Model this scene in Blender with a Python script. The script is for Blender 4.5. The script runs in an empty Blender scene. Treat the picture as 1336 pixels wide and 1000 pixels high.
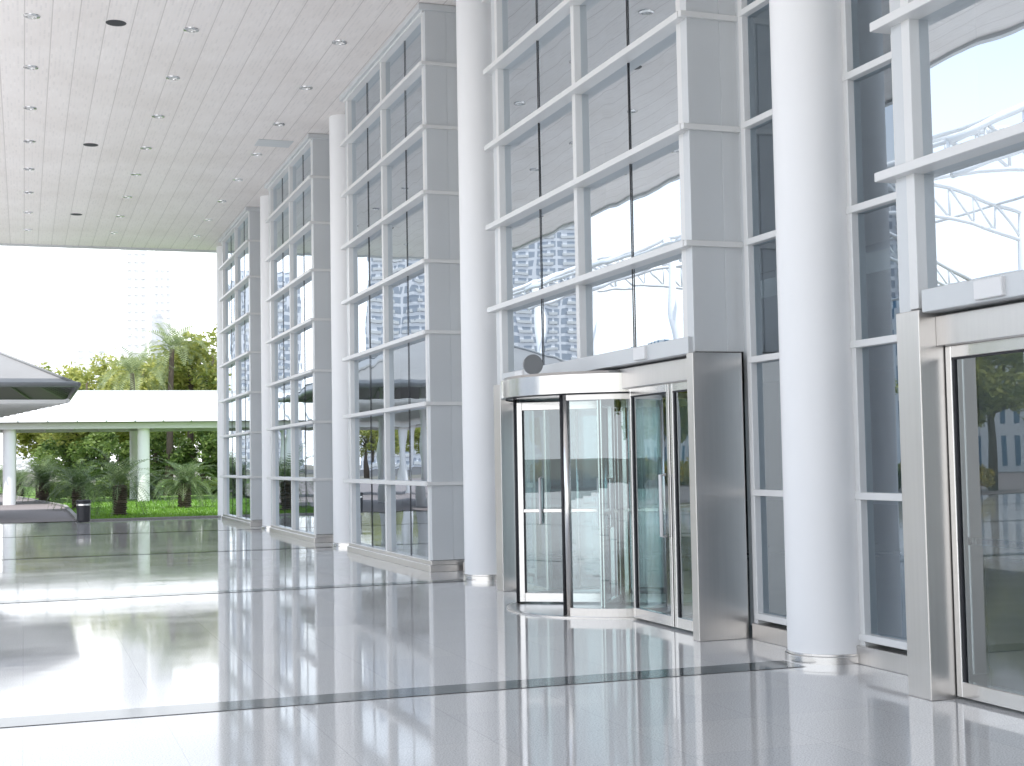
import bpy, math, random
from mathutils import Vector, Matrix
random.seed(7)
R = math.radians
scene = bpy.context.scene
COL = scene.collection

# ------------------------------------------------------------------ materials
def nt(name):
    m = bpy.data.materials.new(name); m.use_nodes = True
    n = m.node_tree.nodes; l = m.node_tree.links
    return m, n, l, n["Principled BSDF"], n["Material Output"]

def simple(name, col, rough=.5, metal=0., var=.06, scale=3., bump=0., bscale=40., stretch=(1,1,1), spec=None):
    m, n, l, p, o = nt(name)
    tc = n.new("ShaderNodeTexCoord"); mp = n.new("ShaderNodeMapping"); mp.inputs["Scale"].default_value = stretch
    l.new(tc.outputs["Object"], mp.inputs[0])
    nz = n.new("ShaderNodeTexNoise"); nz.inputs["Scale"].default_value = scale; nz.inputs["Detail"].default_value = 5
    l.new(mp.outputs[0], nz.inputs["Vector"])
    mx = n.new("ShaderNodeMix"); mx.data_type = 'RGBA'
    l.new(nz.outputs["Fac"], mx.inputs[0])
    mx.inputs[6].default_value = (*[c*(1-var) for c in col], 1)
    mx.inputs[7].default_value = (*[min(1, c*(1+var)) for c in col], 1)
    l.new(mx.outputs[2], p.inputs["Base Color"])
    mr = n.new("ShaderNodeMapRange"); mr.inputs[3].default_value = rough*.9; mr.inputs[4].default_value = min(1, rough*1.12)
    l.new(nz.outputs["Fac"], mr.inputs[0]); l.new(mr.outputs[0], p.inputs["Roughness"])
    p.inputs["Metallic"].default_value = metal
    if spec is not None: p.inputs["Specular IOR Level"].default_value = spec
    if bump:
        n2 = n.new("ShaderNodeTexNoise"); n2.inputs["Scale"].default_value = bscale; n2.inputs["Detail"].default_value = 3
        l.new(mp.outputs[0], n2.inputs["Vector"])
        b = n.new("ShaderNodeBump"); b.inputs["Strength"].default_value = bump; b.inputs["Distance"].default_value = .02
        l.new(n2.outputs["Fac"], b.inputs["Height"]); l.new(b.outputs[0], p.inputs["Normal"])
    return m

M = {}
M['alu']    = simple("light_aluminium_frame", (.77,.77,.76), .38, .1, .04, 2)
M['clad']   = simple("grey_cladding_panel", (.65,.67,.68), .35, .15, .05, 1.2)
M['white']  = simple("white_painted_column", (.90,.90,.90), .42, 0, .015, 1.5)
M['steel']  = simple("brushed_stainless_steel", (.66,.64,.62), .30, 1., .05, 40, .015, 160, (1,1,.02))
M['steelh'] = simple("polished_stainless_trim", (.72,.71,.70), .20, 1., .05, 6)
M['dark']   = simple("dark_sealant", (.035,.035,.04), .6, 0, .1, 5)
M['whitepl']= simple("white_plastic", (.8,.8,.8), .4, 0, .02, 5)
M['iwall']  = simple("interior_wall", (.78,.75,.71), .7, 0, .08, .6)
M['ifloor'] = simple("interior_floor", (.55,.55,.55), .12, 0, .1, 2)
M['cream']  = simple("white_canopy_metal", (.70,.70,.69), .45, 0, .06, .8)
M['roofgrey']=simple("grey_roof_membrane", (.24,.24,.245), .5, 0, .2, .8)
M['ground'] = simple("ground_soil_grass", (.15,.14,.11), .95, 0, .3, .05)
M['path']   = simple("path_paving", (.19,.165,.165), .75, 0, .15, 2.5, .1, 30)
M['kerb']   = simple("kerb_stone", (.26,.25,.24), .7, 0, .1, 4)
M['trunk']  = simple("bark", (.11,.085,.065), .9, 0, .35, 6, .8, 18)
M['bin']    = simple("bin_metal", (.04,.04,.045), .4, .5, .1, 6)
M['speck']  = simple("floor_stripe_granite", (.11,.125,.13), .08, 0, .25, 120)
M['disc']   = simple("grey_disc_plastic", (.25,.26,.27), .5, 0, .05, 5)
M['lens']   = simple("downlight_lens", (.78,.77,.75), .25, .2, .05, 5)
M['asphalt']= simple("asphalt", (.06,.06,.062), .9, 0, .2, 8)

def floor_mat():
    m, n, l, p, o = nt("polished_granite_floor")
    tc = n.new("ShaderNodeTexCoord")
    br = n.new("ShaderNodeTexBrick"); br.offset = 0; br.squash = 1
    br.inputs["Scale"].default_value = 1; br.inputs["Brick Width"].default_value = .845; br.inputs["Row Height"].default_value = .845
    br.inputs["Mortar Size"].default_value = .002; br.inputs["Mortar Smooth"].default_value = .1
    br.inputs["Color1"].default_value = (.70,.695,.69,1); br.inputs["Color2"].default_value = (.66,.66,.665,1)
    br.inputs["Mortar"].default_value = (.50,.50,.50,1)
    l.new(tc.outputs["Object"], br.inputs["Vector"])
    nz = n.new("ShaderNodeTexNoise"); nz.inputs["Scale"].default_value = 105; nz.inputs["Detail"].default_value = 5; nz.inputs["Roughness"].default_value=.65
    l.new(tc.outputs["Object"], nz.inputs["Vector"])
    cr = n.new("ShaderNodeValToRGB"); cr.color_ramp.elements[0].position = .34; cr.color_ramp.elements[0].color = (.58,.575,.57,1)
    cr.color_ramp.elements[1].position = .56; cr.color_ramp.elements[1].color = (1.06,1.06,1.06,1)
    l.new(nz.outputs["Fac"], cr.inputs[0])
    mx = n.new("ShaderNodeMix"); mx.data_type = 'RGBA'; mx.blend_type = 'MULTIPLY'; mx.inputs[0].default_value = 1
    l.new(br.outputs["Color"], mx.inputs[6]); l.new(cr.outputs[0], mx.inputs[7]); l.new(mx.outputs[2], p.inputs["Base Color"])
    n3 = n.new("ShaderNodeTexNoise"); n3.inputs["Scale"].default_value = .7; n3.inputs["Detail"].default_value = 6
    l.new(tc.outputs["Object"], n3.inputs["Vector"])
    mr = n.new("ShaderNodeMapRange"); mr.inputs[1].default_value = .3; mr.inputs[2].default_value = .75; mr.inputs[3].default_value = .03; mr.inputs[4].default_value = .10
    l.new(n3.outputs["Fac"], mr.inputs[0]); l.new(mr.outputs[0], p.inputs["Roughness"])
    n4 = n.new("ShaderNodeTexNoise"); n4.inputs["Scale"].default_value = 1.6; n4.inputs["Detail"].default_value = 2
    l.new(tc.outputs["Object"], n4.inputs["Vector"])
    b = n.new("ShaderNodeBump"); b.inputs["Strength"].default_value = .07; b.inputs["Distance"].default_value = .01
    l.new(n4.outputs["Fac"], b.inputs["Height"]); l.new(b.outputs[0], p.inputs["Normal"])
    p.inputs["IOR"].default_value = 1.5
    return m
M['floor'] = floor_mat()

def ceil_mat():
    m, n, l, p, o = nt("metal_panel_ceiling")
    tc = n.new("ShaderNodeTexCoord"); sp = n.new("ShaderNodeSeparateXYZ"); cb = n.new("ShaderNodeCombineXYZ")
    l.new(tc.outputs["Object"], sp.inputs[0]); l.new(sp.outputs[1], cb.inputs[0]); l.new(sp.outputs[0], cb.inputs[1])
    def brick(w, h, ms, off=0):
        br = n.new("ShaderNodeTexBrick"); br.offset = off
        br.inputs["Scale"].default_value = 1; br.inputs["Brick Width"].default_value = w; br.inputs["Row Height"].default_value = h
        br.inputs["Mortar Size"].default_value = ms; br.inputs["Mortar Smooth"].default_value = .3
        br.inputs["Color1"].default_value = (.95,.905,.88,1); br.inputs["Color2"].default_value = (.92,.875,.85,1)
        br.inputs["Mortar"].default_value = (.70,.66,.64,1)
        l.new(cb.outputs[0], br.inputs["Vector"]); return br
    b1 = brick(80, .392, .010)
    b2 = brick(.26, .0653, .022, .5)
    b2.inputs["Color1"].default_value = (1,1,1,1); b2.inputs["Color2"].default_value = (.88,.88,.88,1); b2.inputs["Mortar"].default_value = (.965,.96,.955,1)
    mx = n.new("ShaderNodeMix"); mx.data_type = 'RGBA'; mx.blend_type = 'MULTIPLY'; mx.inputs[0].default_value = 1
    l.new(b1.outputs["Color"], mx.inputs[6]); l.new(b2.outputs["Color"], mx.inputs[7])
    nz = n.new("ShaderNodeTexNoise"); nz.inputs["Scale"].default_value = .6; nz.inputs["Detail"].default_value = 5
    l.new(tc.outputs["Object"], nz.inputs["Vector"])
    cr = n.new("ShaderNodeValToRGB"); cr.color_ramp.elements[0].position=.3; cr.color_ramp.elements[0].color = (.93,.92,.91,1); cr.color_ramp.elements[1].position=.6; cr.color_ramp.elements[1].color=(1,1,1,1)
    l.new(nz.outputs["Fac"], cr.inputs[0])
    m2 = n.new("ShaderNodeMix"); m2.data_type = 'RGBA'; m2.blend_type = 'MULTIPLY'; m2.inputs[0].default_value = 1
    l.new(mx.outputs[2], m2.inputs[6]); l.new(cr.outputs[0], m2.inputs[7]); l.new(m2.outputs[2], p.inputs["Base Color"])
    p.inputs["Roughness"].default_value = .5
    b = n.new("ShaderNodeBump"); b.inputs["Strength"].default_value = .3; b.inputs["Distance"].default_value = .01; b.invert = True
    l.new(b1.outputs["Fac"], b.inputs["Height"]); l.new(b.outputs[0], p.inputs["Normal"])
    return m
M['ceil'] = ceil_mat()

def glass_mat(name, tint, base_refl, ior=1.6, wav=.02, gc=(.90,.95,1)):
    m = bpy.data.materials.new(name); m.use_nodes = True
    n = m.node_tree.nodes; l = m.node_tree.links; n.clear()
    o = n.new("ShaderNodeOutputMaterial"); t = n.new("ShaderNodeBsdfTransparent"); t.inputs[0].default_value = (*tint, 1)
    g = n.new("ShaderNodeBsdfGlossy"); g.inputs["Roughness"].default_value = .003; g.inputs[0].default_value = (*gc,1)
    f = n.new("ShaderNodeFresnel"); f.inputs[0].default_value = ior
    mr = n.new("ShaderNodeMapRange"); mr.inputs[3].default_value = base_refl; mr.inputs[4].default_value = 1
    mx = n.new("ShaderNodeMixShader")
    tc = n.new("ShaderNodeTexCoord"); nz = n.new("ShaderNodeTexNoise"); nz.inputs["Scale"].default_value = 1.1; nz.inputs["Detail"].default_value = 1
    b = n.new("ShaderNodeBump"); b.inputs["Strength"].default_value = wav*10; b.inputs["Distance"].default_value = .02
    l.new(tc.outputs["Object"], nz.inputs["Vector"]); l.new(nz.outputs["Fac"], b.inputs["Height"]); l.new(b.outputs[0], g.inputs["Normal"])
    l.new(f.outputs[0], mr.inputs[0]); l.new(mr.outputs[0], mx.inputs[0]); l.new(t.outputs[0], mx.inputs[1]); l.new(g.outputs[0], mx.inputs[2])
    l.new(mx.outputs[0], o.inputs[0]); return m
M['glass']  = glass_mat("facade_glass", (.66,.72,.75), .58, 1.6, .012, (.87,.94,1))
M['rglass'] = glass_mat("recess_glass", (.60,.72,.78), .24, 1.5, .008, (.80,.90,1))
M['dglass'] = glass_mat("door_glass_green", (.76,.88,.87), .15, 1.5, .004)

def leaf_mat(name, c1, c2, trans=.35):
    m = bpy.data.materials.new(name); m.use_nodes = True
    n = m.node_tree.nodes; l = m.node_tree.links; n.clear()
    o = n.new("ShaderNodeOutputMaterial"); d = n.new("ShaderNodeBsdfPrincipled"); d.inputs["Roughness"].default_value = .5
    t = n.new("ShaderNodeBsdfTranslucent"); mx = n.new("ShaderNodeMixShader"); mx.inputs[0].default_value = trans
    gi = n.new("ShaderNodeNewGeometry"); nz = n.new("ShaderNodeTexNoise"); nz.inputs["Scale"].default_value = .8; nz.inputs["Detail"].default_value = 3
    tc = n.new("ShaderNodeTexCoord"); l.new(tc.outputs["Object"], nz.inputs["Vector"])
    ad = n.new("ShaderNodeMath"); ad.operation = 'MULTIPLY_ADD'; ad.inputs[1].default_value = .5
    l.new(gi.outputs["Random Per Island"], ad.inputs[0]); l.new(nz.outputs["Fac"], ad.inputs[2])
    cr = n.new("ShaderNodeValToRGB"); cr.color_ramp.elements[0].position = .4; cr.color_ramp.elements[0].color = (*c1,1)
    cr.color_ramp.elements[1].position = .9; cr.color_ramp.elements[1].color = (*c2,1)
    l.new(ad.outputs[0], cr.inputs[0]); l.new(cr.outputs[0], d.inputs["Base Color"]); l.new(cr.outputs[0], t.inputs[0])
    l.new(d.outputs[0], mx.inputs[1]); l.new(t.outputs[0], mx.inputs[2]); l.new(mx.outputs[0], o.inputs[0]); return m
M['leaf']  = leaf_mat("tree_foliage", (.18,.24,.05), (.48,.49,.14), .5)
M['leafd'] = leaf_mat("shrub_foliage", (.06,.13,.035), (.24,.33,.09), .45)
M['frond'] = leaf_mat("sago_frond", (.04,.085,.035), (.18,.25,.10), .35)
M['palm']  = leaf_mat("palm_frond", (.18,.24,.12), (.36,.42,.22), .4)
M['flower']= leaf_mat("flower_shrub", (.10,.14,.02), (.55,.42,.03), .3)
M['lawn']  = leaf_mat("lawn_blades", (.08,.20,.02), (.20,.36,.04), .45)
M['lawnb'] = simple("lawn_ground", (.13,.24,.045), .95, 0, .3, 1.5, .5, 60)

def tower_mat(name, wall, win, fw=3.2, fh=3.0):
    m, n, l, p, o = nt(name)
    tc = n.new("ShaderNodeTexCoord"); sp = n.new("ShaderNodeSeparateXYZ"); cb = n.new("ShaderNodeCombineXYZ"); ad = n.new("ShaderNodeMath"); ad.operation='ADD'
    l.new(tc.outputs["Object"], sp.inputs[0]); l.new(sp.outputs[0], ad.inputs[0]); l.new(sp.outputs[1], ad.inputs[1])
    l.new(ad.outputs[0], cb.inputs[0]); l.new(sp.outputs[2], cb.inputs[1])
    br = n.new("ShaderNodeTexBrick"); br.offset = 0; br.inputs["Scale"].default_value = 1
    br.inputs["Brick Width"].default_value = fw; br.inputs["Row Height"].default_value = fh; br.inputs["Mortar Size"].default_value = .5
    br.inputs["Color1"].default_value = (*win,1); br.inputs["Color2"].default_value = (*[c*.9 for c in win],1); br.inputs["Mortar"].default_value = (*wall,1)
    l.new(cb.outputs[0], br.inputs["Vector"]); l.new(br.outputs["Color"], p.inputs["Base Color"]); p.inputs["Roughness"].default_value = .5
    return m
M['tower'] = tower_mat("haze_pale_tower_wall", (.92,.92,.92), (.86,.87,.89))  # distance haze put into the colours: windows nearly as pale as walls
M['tower2']= tower_mat("tower_wall_grey", (.82,.82,.84), (.40,.44,.50))
M['office']= tower_mat("office_glass_wall", (.75,.78,.80), (.08,.20,.32), 1.6, 3.4)

# ------------------------------------------------------------------ mesh helpers
class B:
    def __init__(s): s.v=[]; s.f=[]; s.sm=[]
    def quad(s, pts, smooth=False):
        i=len(s.v); s.v += [tuple(p) for p in pts]; s.f.append(tuple(range(i,i+len(pts)))); s.sm.append(smooth)
    def box(s, x0,x1,y0,y1,z0,z1):
        i=len(s.v)
        s.v += [(x0,y0,z0),(x1,y0,z0),(x1,y1,z0),(x0,y1,z0),(x0,y0,z1),(x1,y0,z1),(x1,y1,z1),(x0,y1,z1)]
        for q in ((0,3,2,1),(4,5,6,7),(0,1,5,4),(1,2,6,5),(2,3,7,6),(3,0,4,7)):
            s.f.append(tuple(i+k for k in q)); s.sm.append(False)
    def tube(s, pts, rads, n=8, cap=True, smooth=True):
        pts=[Vector(p) for p in pts]; rings=[]
        for k,p in enumerate(pts):
            if k==0: d=pts[1]-p
            elif k==len(pts)-1: d=p-pts[-2]
            else: d=pts[k+1]-pts[k-1]
            d.normalize(); a=Vector((0,0,1)) if abs(d.z)<.9 else Vector((1,0,0))
            u=d.cross(a).normalized(); w=d.cross(u)
            i=len(s.v); r=rads[k] if isinstance(rads,(list,tuple)) else rads
            for j in range(n):
                t=2*math.pi*j/n; s.v.append(tuple(p+u*math.cos(t)*r+w*math.sin(t)*r))
            rings.append(i)
        for a,b in zip(rings,rings[1:]):
            for j in range(n):
                s.f.append((a+j,a+(j+1)%n,b+(j+1)%n,b+j)); s.sm.append(smooth)
        if cap:
            s.f.append(tuple(rings[0]+j for j in range(n))[::-1]); s.sm.append(False)
            s.f.append(tuple(rings[-1]+j for j in range(n))); s.sm.append(False)
    def lathe(s, cx, cy, prof, n=48, sharp=True):
        for (r0,z0),(r1,z1) in zip(prof,prof[1:]):
            i=len(s.v)
            for (r,z) in ((r0,z0),(r1,z1)):
                for j in range(n):
                    t=2*math.pi*j/n; s.v.append((cx+r*math.cos(t),cy+r*math.sin(t),z))
            for j in range(n):
                s.f.append((i+j,i+(j+1)%n,i+n+(j+1)%n,i+n+j)); s.sm.append(True)
    def arc(s, cx, cy, r0, r1, a0, a1, z0, z1, n=24):
        i=len(s.v)
        for k in range(n+1):
            t=a0+(a1-a0)*k/n; c,sn=math.cos(t),math.sin(t)
            for r in (r0,r1):
                for z in (z0,z1): s.v.append((cx+r*c,cy+r*sn,z))
        for k in range(n):
            a=i+4*k; b=a+4
            for q in ((a,b,b+1,a+1),(a+2,a+3,b+3,b+2),(a+1,b+1,b+3,a+3),(a,a+2,b+2,b)):
                s.f.append(q); s.sm.append(True if q[0]==a and q[1] in (b,a+3) else False)
        s.f.append((i,i+1,i+3,i+2)); s.sm.append(False); e=i+4*n; s.f.append((e,e+2,e+3,e+1)); s.sm.append(False)
    def mesh(s, name, mat):
        m=bpy.data.meshes.new(name); m.from_pydata(s.v,[],s.f); m.polygons.foreach_set("use_smooth", s.sm)
        m.materials.append(M[mat]); m.update(); return m
    def obj(s, name, mat, parent=None, loc=None):
        o=bpy.data.objects.new(name, s.mesh(name,mat)); COL.objects.link(o)
        if parent: o.parent=parent
        if loc: o.location=loc
        return o

def empty(name, loc=(0,0,0), rot=0, scale=1):
    e=bpy.data.objects.new(name,None); e.location=loc; e.rotation_euler=(0,0,rot); e.scale=(scale,)*3; e.empty_display_size=.3
    COL.objects.link(e); return e
def inst(mesh, name, parent):
    o=bpy.data.objects.new(name, mesh); COL.objects.link(o); o.parent=parent; return o
def bev(o, w=.006, seg=2):
    m=o.modifiers.new("bevel",'BEVEL'); m.width=w; m.segments=seg; m.limit_method='ANGLE'; m.angle_limit=R(50); return o

# ------------------------------------------------------------------ constants
CZ = 8.40; SP = 8.45; NEAR = 10.95; FAR = 16.35; COLY=[9.5+SP*k for k in range(-3,5)]; CX=5.97; CR=.318
LV=[1.28,2.45,3.50,4.55,5.57,6.55,7.50]
GX=5.68; YB=-34

# ------------------------------------------------------------------ ground
g=B(); g.quad([(-3000,-3000,-.03),(3000,-3000,-.03),(3000,3000,-.03),(-3000,3000,-.03)]); g.obj("ground",'ground')
g=B(); g.quad([(-34,-60,0),(6.3,-60,0),(6.3,43.6,0),(-34,43.6,0)]); g.obj("plaza_floor",'floor')
s=B()
for y in COLY: s.quad([(-34,y-.28,.004),(5.60,y-.28,.004),(5.60,y+.06,.004),(-34,y+.06,.004)])
s.obj("floor_stripe",'speck')
s=B(); s.quad([(-70,43.6,.012),(1.5,43.6,.012),(1.55,60,.012),(.75,70,.012),(-1.6,96,.012),(-10,130,.012),(-70,130,.012)])
s.obj("path",'path')
s=B(); s.quad([(-200,-60,-.008),(-34,-60,-.008),(-34,400,-.008),(-200,400,-.008)]); s.obj("road",'asphalt')
k=B()
ed=[(1.5,43.62),(1.55,60),(.75,70),(-1.6,96),(-10,130)]
for (xa,ya),(xb,yb) in zip(ed,ed[1:]):
    k.quad([(xa,ya,.08),(xa+.14,ya,.08),(xb+.14,yb,.08),(xb,yb,.08)]); k.quad([(xa,ya,-.02),(xa,ya,.08),(xb,yb,.08),(xb,yb,-.02)])
k.box(1.66,14,43.62,43.76,-.02,.05)
k.obj("kerb",'kerb')
la=B(); la.quad([(1.64,43.76,.02),(40,43.76,.02),(40,130,.02),(-9.86,130,.02),(-1.46,96,.02),(.89,70,.02),(1.69,60,.02)])
lawn=la.obj("lawn",'lawnb')
gb=B()
for _ in range(14000):
    x=random.uniform(1.7,13); y=43.8+22*random.random()**1.6; h=random.uniform(.05,.11); a=random.uniform(0,6.28); w=.02
    dx,dy=math.cos(a)*w,math.sin(a)*w; tx,ty=random.uniform(-.04,.04),random.uniform(-.04,.04)
    gb.quad([(x-dx,y-dy,.02),(x+dx,y+dy,.02),(x+tx,y+ty,.02+h)])
gb.obj("blades",'lawn',lawn)

# ------------------------------------------------------------------ canopy + ceiling
can=empty("entrance_canopy")
c=B(); c.box(-3.5,6.6,YB,44,CZ,CZ+.9); c.obj("ceiling",'ceil',can)
c=B(); c.box(-3.62,-3.5,YB,44.12,CZ-.06,CZ+1.0); c.box(-3.5,26,44.0,44.12,CZ-.06,CZ+1.0); c.obj("fascia",'clad',can)
ring=B(); hole=B(); big=B()
for xi in (-2.2,.1,2.45,4.8):
    for k in range(-12,9):
        y=21.6+2.815*k
        if y>43.5: continue
        ring.lathe(xi,y,[(.075,CZ+.0),(.080,CZ-.022),(.120,CZ-.016),(.124,CZ)],20)
        hole.lathe(xi,y,[(.0,CZ-.004),(.076,CZ-.004)],20)
for y in (4.7,13.15,21.6,30.05,38.5):
    big.lathe(1.32,y,[(0,CZ-.006),(.15,CZ-.006),(.155,CZ)],24)  # flat dark discs set where the ceiling has holes
ring.obj("downlight_trims",'steelh',can); hole.obj("downlight_lenses",'lens',can); big.obj("ceiling_hole_discs",'dark',can)
h=B(); h.box(4.62,5.35,28.6,29.2,CZ-.012,CZ+.01); h.obj("access_hatch",'clad',can)

# ------------------------------------------------------------------ building
bld=empty("glass_facade_building")
fr=B(); cl=B(); jn=B(); gl=B(); rg=B(); pl=B()
def pane(x,y0,y1,z0,z1,G=None):
    G=G or gl
    a=random.uniform(-.003,.003); b=random.uniform(-.002,.002)
    hy=(y1-y0)/2; hz=(z1-z0)/2
    G.quad([(x-a*hy-b*hz,y0,z0),(x-a*hy+b*hz,y0,z1),(x+a*hy+b*hz,y1,z1),(x+a*hy-b*hz,y1,z0)])
def bay(yn, yf, door):
    levels = LV[1:] if door else LV
    zb = 2.66 if door else .16
    ym=(yn+yf)/2
    for yy,w in ((yn+.16,.045),(ym,.045),(yf-.16,.045)):
        fr.box(5.60,5.76,yy-w,yy+w,zb-.1,CZ)
    zs=[zb]+[z for z in levels if z>zb+.2]+[CZ-.12]
    q=[yn+.16,(yn+.16+ym)/2,ym,(yf-.16+ym)/2,yf-.16]
    for z0,z1 in zip(zs,zs[1:]):
        for y0,y1 in zip(q,q[1:]): pane(GX,y0,y1,z0,z1)
    for y in (q[1],q[3]): jn.box(GX-.012,GX-.004,y-.006,y+.006,zb,CZ)
    for z in levels:
        if door and z<2.5: continue
        fr.box(5.52,5.77,yn+.02,yf+.13,z-.032,z+.032)
        fr.box(5.53,6.20,yn-.035,yn+.02,z-.026,z+.026)
    fr.box(5.56,5.80,yn+.02,yf,CZ-.13,CZ)
    cz=[.16 if not door else 2.53]+[z for z in levels if not(door and z<2.5)]+[CZ-.01]
    for z0,z1 in zip(cz,cz[1:]):
        cl.box(5.60,5.93,yn,yn+.12,z0+.006,z1-.006)
        cl.box(5.93,6.22,yn+.002,yn+.12,z0+.006,z1-.006)
        cl.box(5.60,6.22,yf-.12,yf,z0+.006,z1-.006)
    jn.box(5.62,6.2,yn+.02,yn+.1,cz[0],CZ-.02)
    cl.box(5.50,6.22,yn-.04,yf+.04,CZ-.10,CZ-.005)
    if not door:
        pl.box(5.56,6.22,yn-.02,yf+.02,0,.10); pl.box(5.59,6.20,yn-.005,yf+.005,.10,.16)
for k in range(-2,5):
    yn=NEAR+SP*(k-1); bay(yn, yn+FAR-NEAR, k in (0,1))
RX=6.12
for yc in COLY:
    y0=yc-1.62; y1=yc+1.30
    if yc>43: y1=yc+.3
    ys=[y0,yc-.98,yc-.33,y1] if yc<40 else [y0,yc-.1,y1]
    for y in ys: fr.box(RX-.06,RX+.06,y-.035,y+.035,.1,CZ)
    if yc<43: cl.box(RX-.02,RX+.05,y1+.036,yc+1.47,.1,CZ-.02)
    zs=[.2]+LV+[CZ]
    for z0,z1 in zip(zs,zs[1:]):
        for a,b in zip(ys,ys[1:]): pane(RX,a,b,z0,z1,rg)
        fr.box(RX-.07,RX+.05,y0,y1,z0-.028,z0+.028)
    pl.box(RX-.10,RX+.1,y0,y1,0,.14)
bev(fr.obj("window_frames",'alu',bld),.004,1)
bev(cl.obj("cladding",'clad',bld),.005,1)
jn.obj("sealant_joints",'dark',bld); gl.obj("glazing",'glass',bld); rg.obj("recess_glazing",'rglass',bld)
bev(pl.obj("plinths",'steel',bld),.005,1)
w=B(); w.box(6.35,26,43.72,43.98,0,CZ); w.box(25.7,26,YB,43.7,0,CZ); w.box(6.3,26,YB-.3,YB,0,CZ); w.obj("walls",'clad',bld)
w=B(); w.box(6.62,26,YB,43.98,CZ+.01,CZ+.9); w.obj("roof",'roofgrey',bld)
w=B(); w.quad([(6.3,YB,.002),(25.7,YB,.002),(25.7,43.7,.002),(6.3,43.7,.002)]); w.obj("interior_floor",'ifloor',bld)
w=B(); w.box(14,14.2,YB,20,0,5.2); w.box(14,14.2,26,43.7,0,CZ); w.box(6.9,25,YB,43.6,CZ-.25,CZ-.1)
w.box(11.5,25,YB,43.6,4.2,4.5)
w.obj("interior_walls",'iwall',bld)
w=B()
for y in [9.5+SP*k for k in range(-2,5)]: w.lathe(11.2,y,[(.3,0),(.3,CZ)],32)
w.obj("interior_columns",'white',bld)
w=B(); 
w.box(8.6,9.4,20.5,24.5,0,1.05); w.box(8.5,9.5,20.4,24.6,1.05,1.1); w.obj("reception_counter",'iwall',bld)

for y in COLY:
    e=empty("round_column",(CX,y,0))
    c=B(); c.lathe(0,0,[(CR,.075),(CR,CZ)],64); c.obj("shaft",'white',e)
    c=B(); c.lathe(0,0,[(CR+.020,0),(CR+.020,.055),(CR+.010,.062),(CR+.010,.076),(CR-.001,.078)],64); c.obj("base_ring",'steelh',e)

# ------------------------------------------------------------------ door surrounds
def surround(yn,yf):
    e=empty("entrance_door_surround")
    s=B(); s.box(5.53,6.02,yn-.10,yn+.02,.0,2.52)
    s.box(5.53,5.86,yf-.30,yf-.05,0,2.54)
    bev(s.obj("steel_piers",'steel',e),.006)
    s=B(); s.box(5.55,5.80,yn+.02,yf-.31,2.52,2.67); bev(s.obj("header_box",'clad',e),.006)
    s=B(); s.box(5.66,5.84,yn+.02,yf-.30,2.30,2.50); bev(s.obj("steel_lintel",'steel',e),.006)
    s=B()
    for y in (yn+1.0,yf-1.0): s.box(5.52,5.56,y-.13,y+.13,2.535,2.655)
    bev(s.obj("door_sensors",'whitepl',e),.008)
    return e
def leaf(e,name,X,y0,y1,handle_y,zt=2.30):
    f=B(); st=.055
    f.box(X-.03,X+.03,y0,y0+st,.02,zt); f.box(X-.03,X+.03,y1-st,y1,.02,zt)
    f.box(X-.028,X+.028,y0+st,y1-st,.02,.12); f.box(X-.028,X+.028,y0+st,y1-st,zt-.08,zt)
    bev(f.obj(name+"_frame",'steelh',e),.004,1)
    f=B()
    for a,b in ((y0+st,y0+st+.012),(y1-st-.012,y1-st)): f.box(X-.012,X+.012,a,b,.12,zt-.08)
    f.box(X-.012,X+.012,y0+st+.012,y1-st-.012,zt-.092,zt-.08); f.obj(name+"_gasket",'dark',e)
    g=B(); g.quad([(X,y0+st,.12),(X,y0+st,zt-.08),(X,y1-st,zt-.08),(X,y1-st,.12)]); g.obj(name+"_glass",'dglass',e)
    if handle_y is not None:
        h=B()
        for sx in (-1,1):
            xx=X+sx*.085
            h.tube([(X+sx*.03,handle_y,.86),(xx,handle_y,.86),(xx,handle_y,1.44),(X+sx*.03,handle_y,1.44)],.017,8)
        h.obj(name+"_handle",'whitepl',e)
e=surround(NEAR,FAR)
d=empty("glass_side_door"); leaf(d,"leaf",5.75,11.74,12.66,11.84)
d2=empty("glass_sidelight"); leaf(d2,"pane",5.752,10.98,11.72,None)
d3=empty("glass_sidelight"); leaf(d3,"pane",5.752,15.02,16.04,None)
y0=NEAR-SP; y1=FAR-SP
surround(y0,y1)
d=empty("glass_double_door")
leaf(d,"leaf_a",5.75,6.46,7.59,6.56); leaf(d,"leaf_b",5.75,5.33,6.44,6.34)
f=B(); f.box(5.78,5.80,6.55,7.5,1.0,1.05); f.obj("push_rail",'steelh',d)
d4=empty("glass_sidelight"); leaf(d4,"pane",5.752,2.6,5.3,None)

# revolving door
rd=empty("revolving_door"); cx,cy=6.12,13.85; rr=1.17
def ang(a): return math.pi+R(a)
c=B(); c.lathe(cx,cy,[(0,2.27),(1.27,2.27),(1.27,2.46),(1.24,2.49),(0,2.50)],72); c.obj("drum_canopy",'steelh',rd)
c=B(); c.lathe(cx,cy,[(1.24,0),(1.24,.015),(1.20,.02),(0,.02)],72); c.obj("threshold_disc",'steel',rd)
c=B()
for s in (1,-1):
    c.arc(cx,cy,rr-.03,rr+.03,ang(40*s),ang(140*s),.02,.10,28)
    c.arc(cx,cy,rr-.03,rr+.03,ang(40*s),ang(140*s),2.20,2.269,28)
c.obj("curved_rails",'steel',rd)
c=B(); dk=B()
for s in (1,-1):
    for a in (40,90,140):
        t=ang(a*s); c.tube([(cx+rr*math.cos(t),cy+rr*math.sin(t),.02),(cx+rr*math.cos(t),cy+rr*math.sin(t),2.268)],.036 if a!=90 else .02,12)
    t=ang(37.2*s); dk.tube([(cx+rr*math.cos(t),cy+rr*math.sin(t),.02),(cx+rr*math.cos(t),cy+rr*math.sin(t),2.268)],.018,8)
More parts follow.
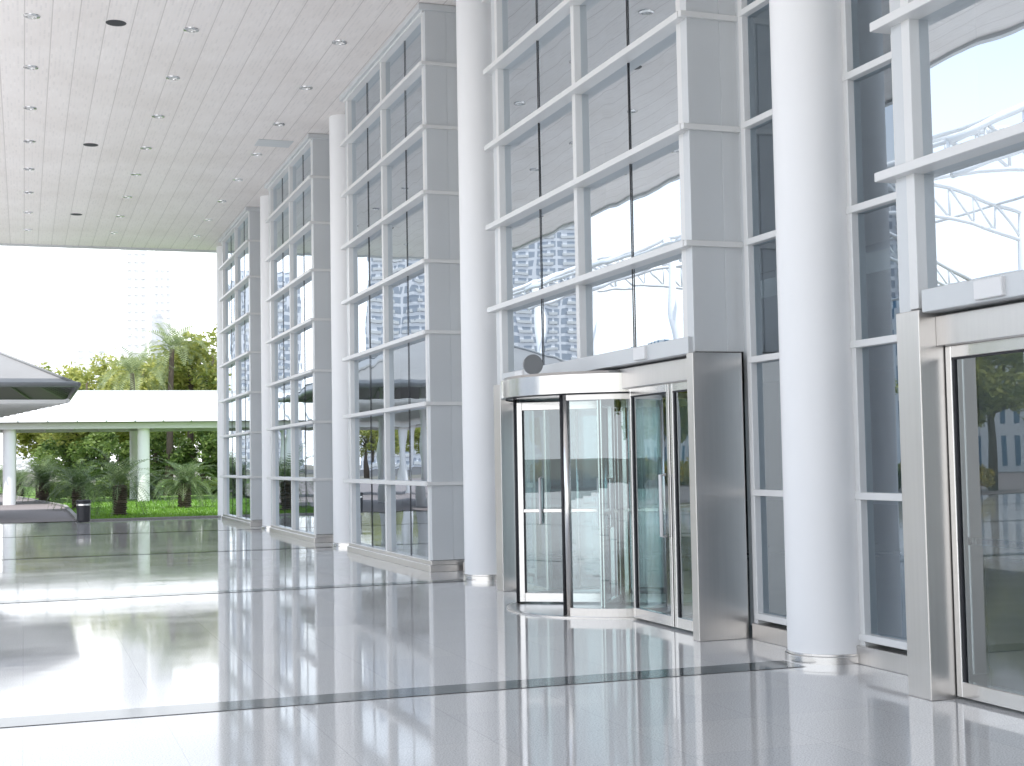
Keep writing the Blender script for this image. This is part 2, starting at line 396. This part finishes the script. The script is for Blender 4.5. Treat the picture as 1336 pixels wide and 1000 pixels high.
dk.lathe(cx,cy,[(1.215,2.255),(1.215,2.269)],64)
c.tube([(cx,cy,.02),(cx,cy,2.268)],.045,16)
c.obj("posts",'steelh',rd); dk.obj("rubber_seals",'dark',rd)
g=B()
for s in (1,-1):
    for k in range(24):
        a0=ang((40+100*k/24)*s); a1=ang((40+100*(k+1)/24)*s)
        g.quad([(cx+rr*math.cos(a0),cy+rr*math.sin(a0),.10),(cx+rr*math.cos(a1),cy+rr*math.sin(a1),.10),(cx+rr*math.cos(a1),cy+rr*math.sin(a1),2.2),(cx+rr*math.cos(a0),cy+rr*math.sin(a0),2.2)],True)
g.obj("curved_glass",'dglass',rd)
for i in range(4):
    w=empty("wing_%d"%i,(cx,cy,0),ang(-33+90*i)); w.parent=rd
    f=B(); f.box(.05,.10,-.025,.025,.04,2.24); f.box(1.06,1.12,-.025,.025,.04,2.24)
    f.box(.10,1.06,-.023,.023,.04,.14); f.box(.10,1.06,-.023,.023,2.15,2.24); f.box(.10,1.06,-.02,.02,1.02,1.06)
    bev(f.obj("frame",'steelh',w),.004,1)
    f=B(); f.box(1.12,1.135,-.006,.006,.04,2.24); f.box(1.045,1.06,-.012,.012,.14,2.15); f.box(.10,.115,-.012,.012,.14,2.15); f.obj("brush_seal",'dark',w)
    g=B(); g.quad([(.10,0,.14),(1.06,0,.14),(1.06,0,2.15),(.10,0,2.15)]); g.obj("glass",'dglass',w)
    h=B()
    for sy in (-1,1): h.tube([(.86,sy*.02,.9),(.86,sy*.07,.9),(.86,sy*.07,1.4),(.86,sy*.02,1.4)],.015,8)
    h.obj("pull_handle",'whitepl',w)
sp=empty("round_disc_unit",(5.22,14.05,2.50),0,.8)  # unlit grey disc head on a short stem
b=B(); b.tube([(0,0,0),(0,0,.1)],.02,8); b.tube([(0,-.04,.17),(0,.03,.17)],[.14,.13],24); b.tube([(.0,.03,.17),(.02,.10,.17)],[.10,.05],24)
b.obj("head",'disc',sp)

# ------------------------------------------------------------------ vegetation
def crown(clumps, leaves, rx, rz, zc, ls, seed, core=.45):
    rnd=random.Random(seed); b=B()
    cs=[]
    for _ in range(clumps):
        while True:
            p=Vector((rnd.uniform(-1,1),rnd.uniform(-1,1),rnd.uniform(-1,1)))
            if core<p.length<1: break
        s=rnd.uniform(.75,1.12)
        cs.append((Vector((p.x*rx*s,p.y*rx*s,zc+p.z*rz*s)), rnd.uniform(.22,.38)*rx))
    for c,r in cs:
        for _ in range(leaves):
            d=Vector((rnd.gauss(0,1),rnd.gauss(0,1),rnd.gauss(0,1))).normalized()*r*rnd.random()**.4
            p=c+Vector((d.x,d.y,d.z*.75)); a=Vector((rnd.gauss(0,1),rnd.gauss(0,1),rnd.gauss(0,.6))).normalized()
            q=a.cross(Vector((rnd.gauss(0,1),rnd.gauss(0,1),rnd.gauss(0,1)))).normalized(); L=ls*rnd.uniform(.6,1.3)
            b.quad([p-a*L,p+q*L*.45,p+a*L,p-q*L*.45])
    return b,cs
def tree_mesh(seed,h,rx,rz,mat='leaf',leaves=170,ls=.17):
    zc=h-rz; b,cs=crown(46,leaves,rx,rz,zc,ls,seed)
    lm=b.mesh("crown",mat); t=B(); t.tube([(0,0,0),(.06,.03,zc*.4),(0,.1,zc*.8),(.1,0,zc+rz*.5)],[.22,.17,.13,.05],10)
    for c,r in cs[:12]:
        t.tube([(0,.05,zc*.62),(c*.5)+Vector((0,0,zc*.33)),c],[.09,.06,.02],6)
    return lm,t.mesh("trunk",'trunk')
T=[tree_mesh(1,7.8,3.0,2.6),tree_mesh(2,9.0,3.2,3.1),tree_mesh(3,7.0,2.6,2.2)]
TD=[tree_mesh(11,4.4,2.2,1.7,'leafd',120,.15),tree_mesh(12,3.9,1.9,1.4,'leafd',120,.15)]
def put(ms,name,x,y,s=1.,rot=None):
    e=empty(name,(x,y,0),random.uniform(0,6.28) if rot is None else rot,s)
    inst(ms[0],"crown",e); inst(ms[1],"trunk",e)
for (i,x,y,s) in [(0,3.4,82,1.0),(2,5.6,86,1.15),(0,7.4,90,1.08),(1,10.3,80,1.10),(1,13.5,84,1.1),(2,9.0,94,1.3),(2,1.4,96,.9)]:
    put(T[i],"broadleaf_tree",x,y,s)
for (i,x,y,s) in [(0,2.4,85,.85),(1,4.4,79,.9),(0,7.0,80,.85),(1,9.3,77,.95),(0,12.6,76,1.)]:
    put(TD[i],"small_tree",x,y,s)
for k in range(8):
    put(T[k%3],"broadleaf_tree",-26-6*random.random(),48+16*k,random.uniform(.8,1.1))
for k in range(8):
    put(T[(k+1)%3],"broadleaf_tree",-24+6*k+random.uniform(-1,1),-66+random.uniform(-3,3),random.uniform(.9,1.2))  # unseen tree row added behind the camera to darken steel reflections
def bush_mesh(seed,mat): 
    b,_=crown(26,100,.8,.5,.5,.07,seed,.2); return b.mesh("leaves",mat)
BM=[bush_mesh(21,'leafd'),bush_mesh(22,'flower'),bush_mesh(23,'leafd')]
def hedge(name,pts,ids):
    e=empty(name)
    for i,(x,y,s) in enumerate(pts):
        o=inst(BM[ids[i%len(ids)]],"clump",e); o.location=(x,y,0); o.rotation_euler=(0,0,random.uniform(0,6.28)); o.scale=(s,s,s*random.uniform(.9,1.2))
hedge("shrub_border",[(1.6+.95*k+random.uniform(-.3,.3),73.5+random.uniform(-1,1),random.uniform(.7,1.2)) for k in range(13)],[0,2,0])
hedge("flowering_hedge",[(-24+random.uniform(-.5,.5),46+1.5*k,random.uniform(1,1.5)) for k in range(50)],[1,0,1])

def frond(b,L,elev,az,droop,n,ll,w,rnd,base):
    p=Vector(base); pts=[]
    e=elev
    for k in range(n+1):
        pts.append(p.copy()); d=Vector((math.cos(az)*math.cos(e),math.sin(az)*math.cos(e),math.sin(e)))
        p=p+d*(L/n); e-=droop/n
    side=Vector((-math.sin(az),math.cos(az),0))
    for k in range(n):
        a,c=pts[k],pts[k+1]; b.quad([a-side*.012,a+side*.012,c+side*.008,c-side*.008])
    for k in range(2,n+1):
        t=k/n; l=ll*math.sin(math.pi*min(1,.15+.85*t)**.8)*.9+ll*.15; f=(pts[k]-pts[k-1]).normalized(); upv=side.cross(f)
        if upv.z<0: upv=-upv
        for s in (1,-1):
            dr=(side*s*.82+f*.5+upv*.22+Vector((0,0,-.12))).normalized()
            tip=pts[k]+dr*l*rnd.uniform(.85,1.1); b.quad([pts[k]-f*w,pts[k]+dr*l*.5+f*w*.9,tip,pts[k]+dr*l*.5-f*w])
def sago(seed,th=.55,L=1.25,nf=62):
    rnd=random.Random(seed); b=B()
    for k in range(nf):
        t=k/nf; el=R(78-80*t+rnd.uniform(-8,8)); frond(b,L*rnd.uniform(.85,1.1),el,k*2.399+rnd.uniform(-.2,.2),R(75+rnd.uniform(-10,20)),22,.25,.013,rnd,(0,0,th))
    t=B(); prof=[(.0,0),(.20,0)]
    z=0
    while z<th: prof+=[(.19+rnd.uniform(-.02,.02),z),(.235+rnd.uniform(-.02,.02),z+.03)]; z+=.065
    prof+=[(.15,th+.02),(0,th+.05)]; t.lathe(0,0,prof,16)
    return b.mesh("fronds",'frond'),t.mesh("trunk",'trunk')
S=[sago(31,.75,1.45),sago(32,.45,1.25,56),sago(33,.95,1.85)]
for (i,x,y,s) in [(2,2.95,46.6,1.05),(0,2.0,56,1.15),(0,5.8,54,1.2),(1,8.4,60,1.0),(1,2.6,66,1.05),(1,5.9,70,1.1),(1,-.3,86,1.5),(0,.9,78,1.4),(1,-1.8,94,1.7),(0,.95,71.5,1.2),(0,-2.6,104,1.8)]:
    put(S[i],"sago_palm",x,y,s)
def palm(seed,h):
    rnd=random.Random(seed); b=B()
    for k in range(26):
        t=k/26; frond(b,2.7*rnd.uniform(.85,1.1),R(75-80*t+rnd.uniform(-8,8)),k*2.399,R(95),22,.62,.035,rnd,(.25,0,h))
    t=B(); t.tube([(0,0,0),(.1,0,h*.3),(.12,0,h*.6),(.25,0,h)],[.26,.18,.15,.13],10); return b.mesh("fronds",'palm'),t.mesh("trunk",'trunk')
P=[palm(41,7.6),palm(42,6.6)]
for (i,x,y,s) in [(0,7.4,77,1.05),(1,5.7,76,1.),(1,8.8,79,1.1)]: put(P[i],"palm_tree",x,y,s)

# ------------------------------------------------------------------ covered walkway
cw=empty("covered_walkway")
b=B(); b.box(-9,16,65.0,65.22,3.35,3.62); b.box(-9,16,70.8,71.0,3.35,3.62)
x=-9
while x<=16: b.box(x-.06,x+.06,65.22,70.8,3.40,3.58); x+=1.25
bev(b.obj("beams",'cream',cw),.01,1)
b=B()
b.quad([(-9,64.6,3.66),(16,64.6,3.66),(16,68,5.15),(-9,68,5.15)]); b.quad([(-9,68,5.15),(16,68,5.15),(16,71.4,3.66),(-9,71.4,3.66)])
b.box(-9,16,67.9,68.1,5.1,5.25)
b.obj("roof_panels",'cream',cw)
b=B(); x=-9
while x<16:
    b.tube([(x,64.5,3.68),(x,68,5.20)],.035,6); x+=1.25
b.obj("roof_ribs",'clad',cw)
b=B()
for x in (-6.4,-.6,5.2,11): 
    for y in (65.5,70.5): b.lathe(x,y,[(.27,0),(.27,3.36)],28)
b.obj("posts",'white',cw)
pv=empty("pavilion",(-3.9,50.5,0)); hw=5.5
b=B(); ap=(0,0,6.9); z=4.2
c4=[(-hw,-hw,z),(hw,-hw,z),(hw,hw,z),(-hw,hw,z)]
for i in range(4): b.quad([c4[i],c4[(i+1)%4],ap])
b.obj("roof",'roofgrey',pv)
b=B()
for i in range(4):
    p=Vector(c4[i]); q=Vector(c4[(i+1)%4]); b.tube([p,q],.09,8); b.tube([p,Vector(ap)],.06,8)
    for k in range(1,9):
        m=p.lerp(q,k/9); b.tube([m-Vector((0,0,.04)),m.lerp(Vector(ap),.55)-Vector((0,0,.08))],.035,6)
b.obj("rafters",'disc',pv)
b=B()
for k in range(14):
    y=-hw+.3+k*.8; b.box(-hw+.2,hw-.3-.22*k,y-.05,y+.05,3.62-.02*k,3.74-.02*k)
b.tube([(hw-.3,-hw+.2,3.7),(hw-3.4,hw-.2,3.42)],.07,8)
b.obj("louvres",'cream',pv)
b=B()
for x in (-3.2,1.8):
    for y in (-3,3.2): b.tube([(x,y,0),(x,y,4.6)],.14,16)
b.obj("posts",'white',pv)

tb=empty("trash_bin",(1.66,42.4,0))
b=B(); b.lathe(0,0,[(0,0.02),(.17,.02),(.19,.06),(.20,.58),(.215,.60),(.215,.66),(.16,.665),(.15,.60),(0,.60)],28); b.obj("body",'bin',tb)
b=B(); b.lathe(0,0,[(.206,.50),(.207,.55)],28); b.obj("band",'steelh',tb)

# ------------------------------------------------------------------ towers
def tower(x,y,w,d,h,mat='tower',rot=0,fl=3.0):
    e=empty("high_rise_tower",(x,y,0),rot)
    b=B(); b.box(-w/2,w/2,-d/2,d/2,0,h); b.box(-w/2+2,w/2-2,-d/2+2,d/2-2,h,h+3); b.box(-w/5,w/5,-d/5,d/5,h+3,h+7); b.obj("walls",mat,e)
    b=B()
    for k in range(int(h/fl)):
        for q in (-.36,-.06,.24): b.box(w*q,w*q+w*.16,-d/2-.3,-d/2-.01,k*fl+.6,k*fl+1.5)
        for q in (-.3,.1): b.box(-w/2-.3,-w/2-.01,d*q,d*q+d*.18,k*fl+.6,k*fl+1.5); b.box(w/2+.01,w/2+.3,d*q,d*q+d*.18,k*fl+.6,k*fl+1.5)
    b.obj("balconies",mat if mat=='tower' else 'cream',e)
tower(38,520,8,14,82); tower(49,540,7,14,80); tower(30,700,16,14,60)
tower(3,640,20,14,46,'tower')
tower(-95,400,22,20,70,'tower2',.3); tower(-150,420,26,20,88,'tower2',.2); tower(-60,430,18,16,58,'tower2',.1); tower(-190,300,26,22,70,'tower2',.4)
e=empty("office_block",(-75,95,0)); b=B(); b.box(-12,12,-60,70,0,15); b.box(-11,11,-58,68,15,16.2); b.obj("walls",'office',e)

# arched steel truss canopy across the plaza (seen in the glass)
tc=empty("arched_truss_canopy")
b=B()
def arch(y):
    P=[]; Q=[]
    for k in range(17):
        t=k/16; x=-10-18*t; z=9.2+2.6*math.sin(math.pi*t)
        P.append(Vector((x,y,z))); Q.append(Vector((x,y,z-.8-.4*math.sin(math.pi*t))))
    return P,Q
pr=None
for k in range(6):
    y=28+7.5*k; P_,Q_=arch(y); b.tube(P_,.10,8); b.tube(Q_,.08,8)
    for i in range(16): b.tube([P_[i],Q_[i+1]],.045,6); b.tube([P_[i],Q_[i]],.04,6)
    if pr:
        for i in range(0,17,4): b.tube([pr[i],P_[i]],.06,6)
    pr=P_
    for i in (3,13): b.tube([(P_[i].x,y,0),(P_[i].x,y,P_[i].z)],.16,12)
b.obj("trusses",'white',tc)

# ------------------------------------------------------------------ light: hazy bright sky
EL=R(68); sx,sy=-.76,-.65
w=bpy.data.worlds.new("World"); scene.world=w; w.use_nodes=True; n=w.node_tree.nodes; l=w.node_tree.links
sk=n.new("ShaderNodeTexSky"); sk.sky_type='NISHITA'; sk.sun_disc=False; sk.sun_elevation=EL; sk.sun_rotation=math.atan2(sx,sy); sk.dust_density=3.0
tcw=n.new("ShaderNodeTexCoord"); sep=n.new("ShaderNodeSeparateXYZ"); l.new(tcw.outputs["Generated"],sep.inputs[0])
cr=n.new("ShaderNodeValToRGB"); cr.color_ramp.elements[0].position=.13; cr.color_ramp.elements[0].color=(.88,.89,.90,1)
cr.color_ramp.elements[1].position=.75; cr.color_ramp.elements[1].color=(.58,.64,.73,1)
el=cr.color_ramp.elements.new(.32); el.color=(.56,.66,.82,1)
l.new(sep.outputs[2],cr.inputs[0])
sc=n.new("ShaderNodeVectorMath"); sc.operation='SCALE'; sc.inputs[3].default_value=18; l.new(cr.outputs[0],sc.inputs[0])
mx=n.new("ShaderNodeMix"); mx.data_type='RGBA'; mx.inputs[0].default_value=.88; mx.clamp_result=False
l.new(sk.outputs[0],mx.inputs[6]); l.new(sc.outputs[0],mx.inputs[7]); l.new(mx.outputs[2],n["Background"].inputs[0]); n["Background"].inputs[1].default_value=.15
L=bpy.data.lights.new("sun",'SUN'); L.energy=5; L.angle=R(.5); L.color=(1,.96,.9)
so=bpy.data.objects.new("sun",L); COL.objects.link(so)
dirv=Vector((sx*math.cos(EL),sy*math.cos(EL),math.sin(EL))); so.rotation_euler=dirv.to_track_quat('Z','Y').to_euler()

# ------------------------------------------------------------------ camera
cam=bpy.data.cameras.new("camera"); co=bpy.data.objects.new("camera",cam); COL.objects.link(co)
cam.sensor_width=36; cam.lens=36*1800/1336; cam.clip_start=.1; cam.clip_end=6000
mt=Matrix.Rotation(-R(19.52),4,'Z')@Matrix.Rotation(R(93.21),4,'X')@Matrix.Rotation(-R(1.0),4,'Z')
co.matrix_world=Matrix.Translation((0,0,1.6))@mt
scene.camera=co
scene.view_settings.view_transform='Standard'; scene.view_settings.look='None'; scene.view_settings.exposure=0
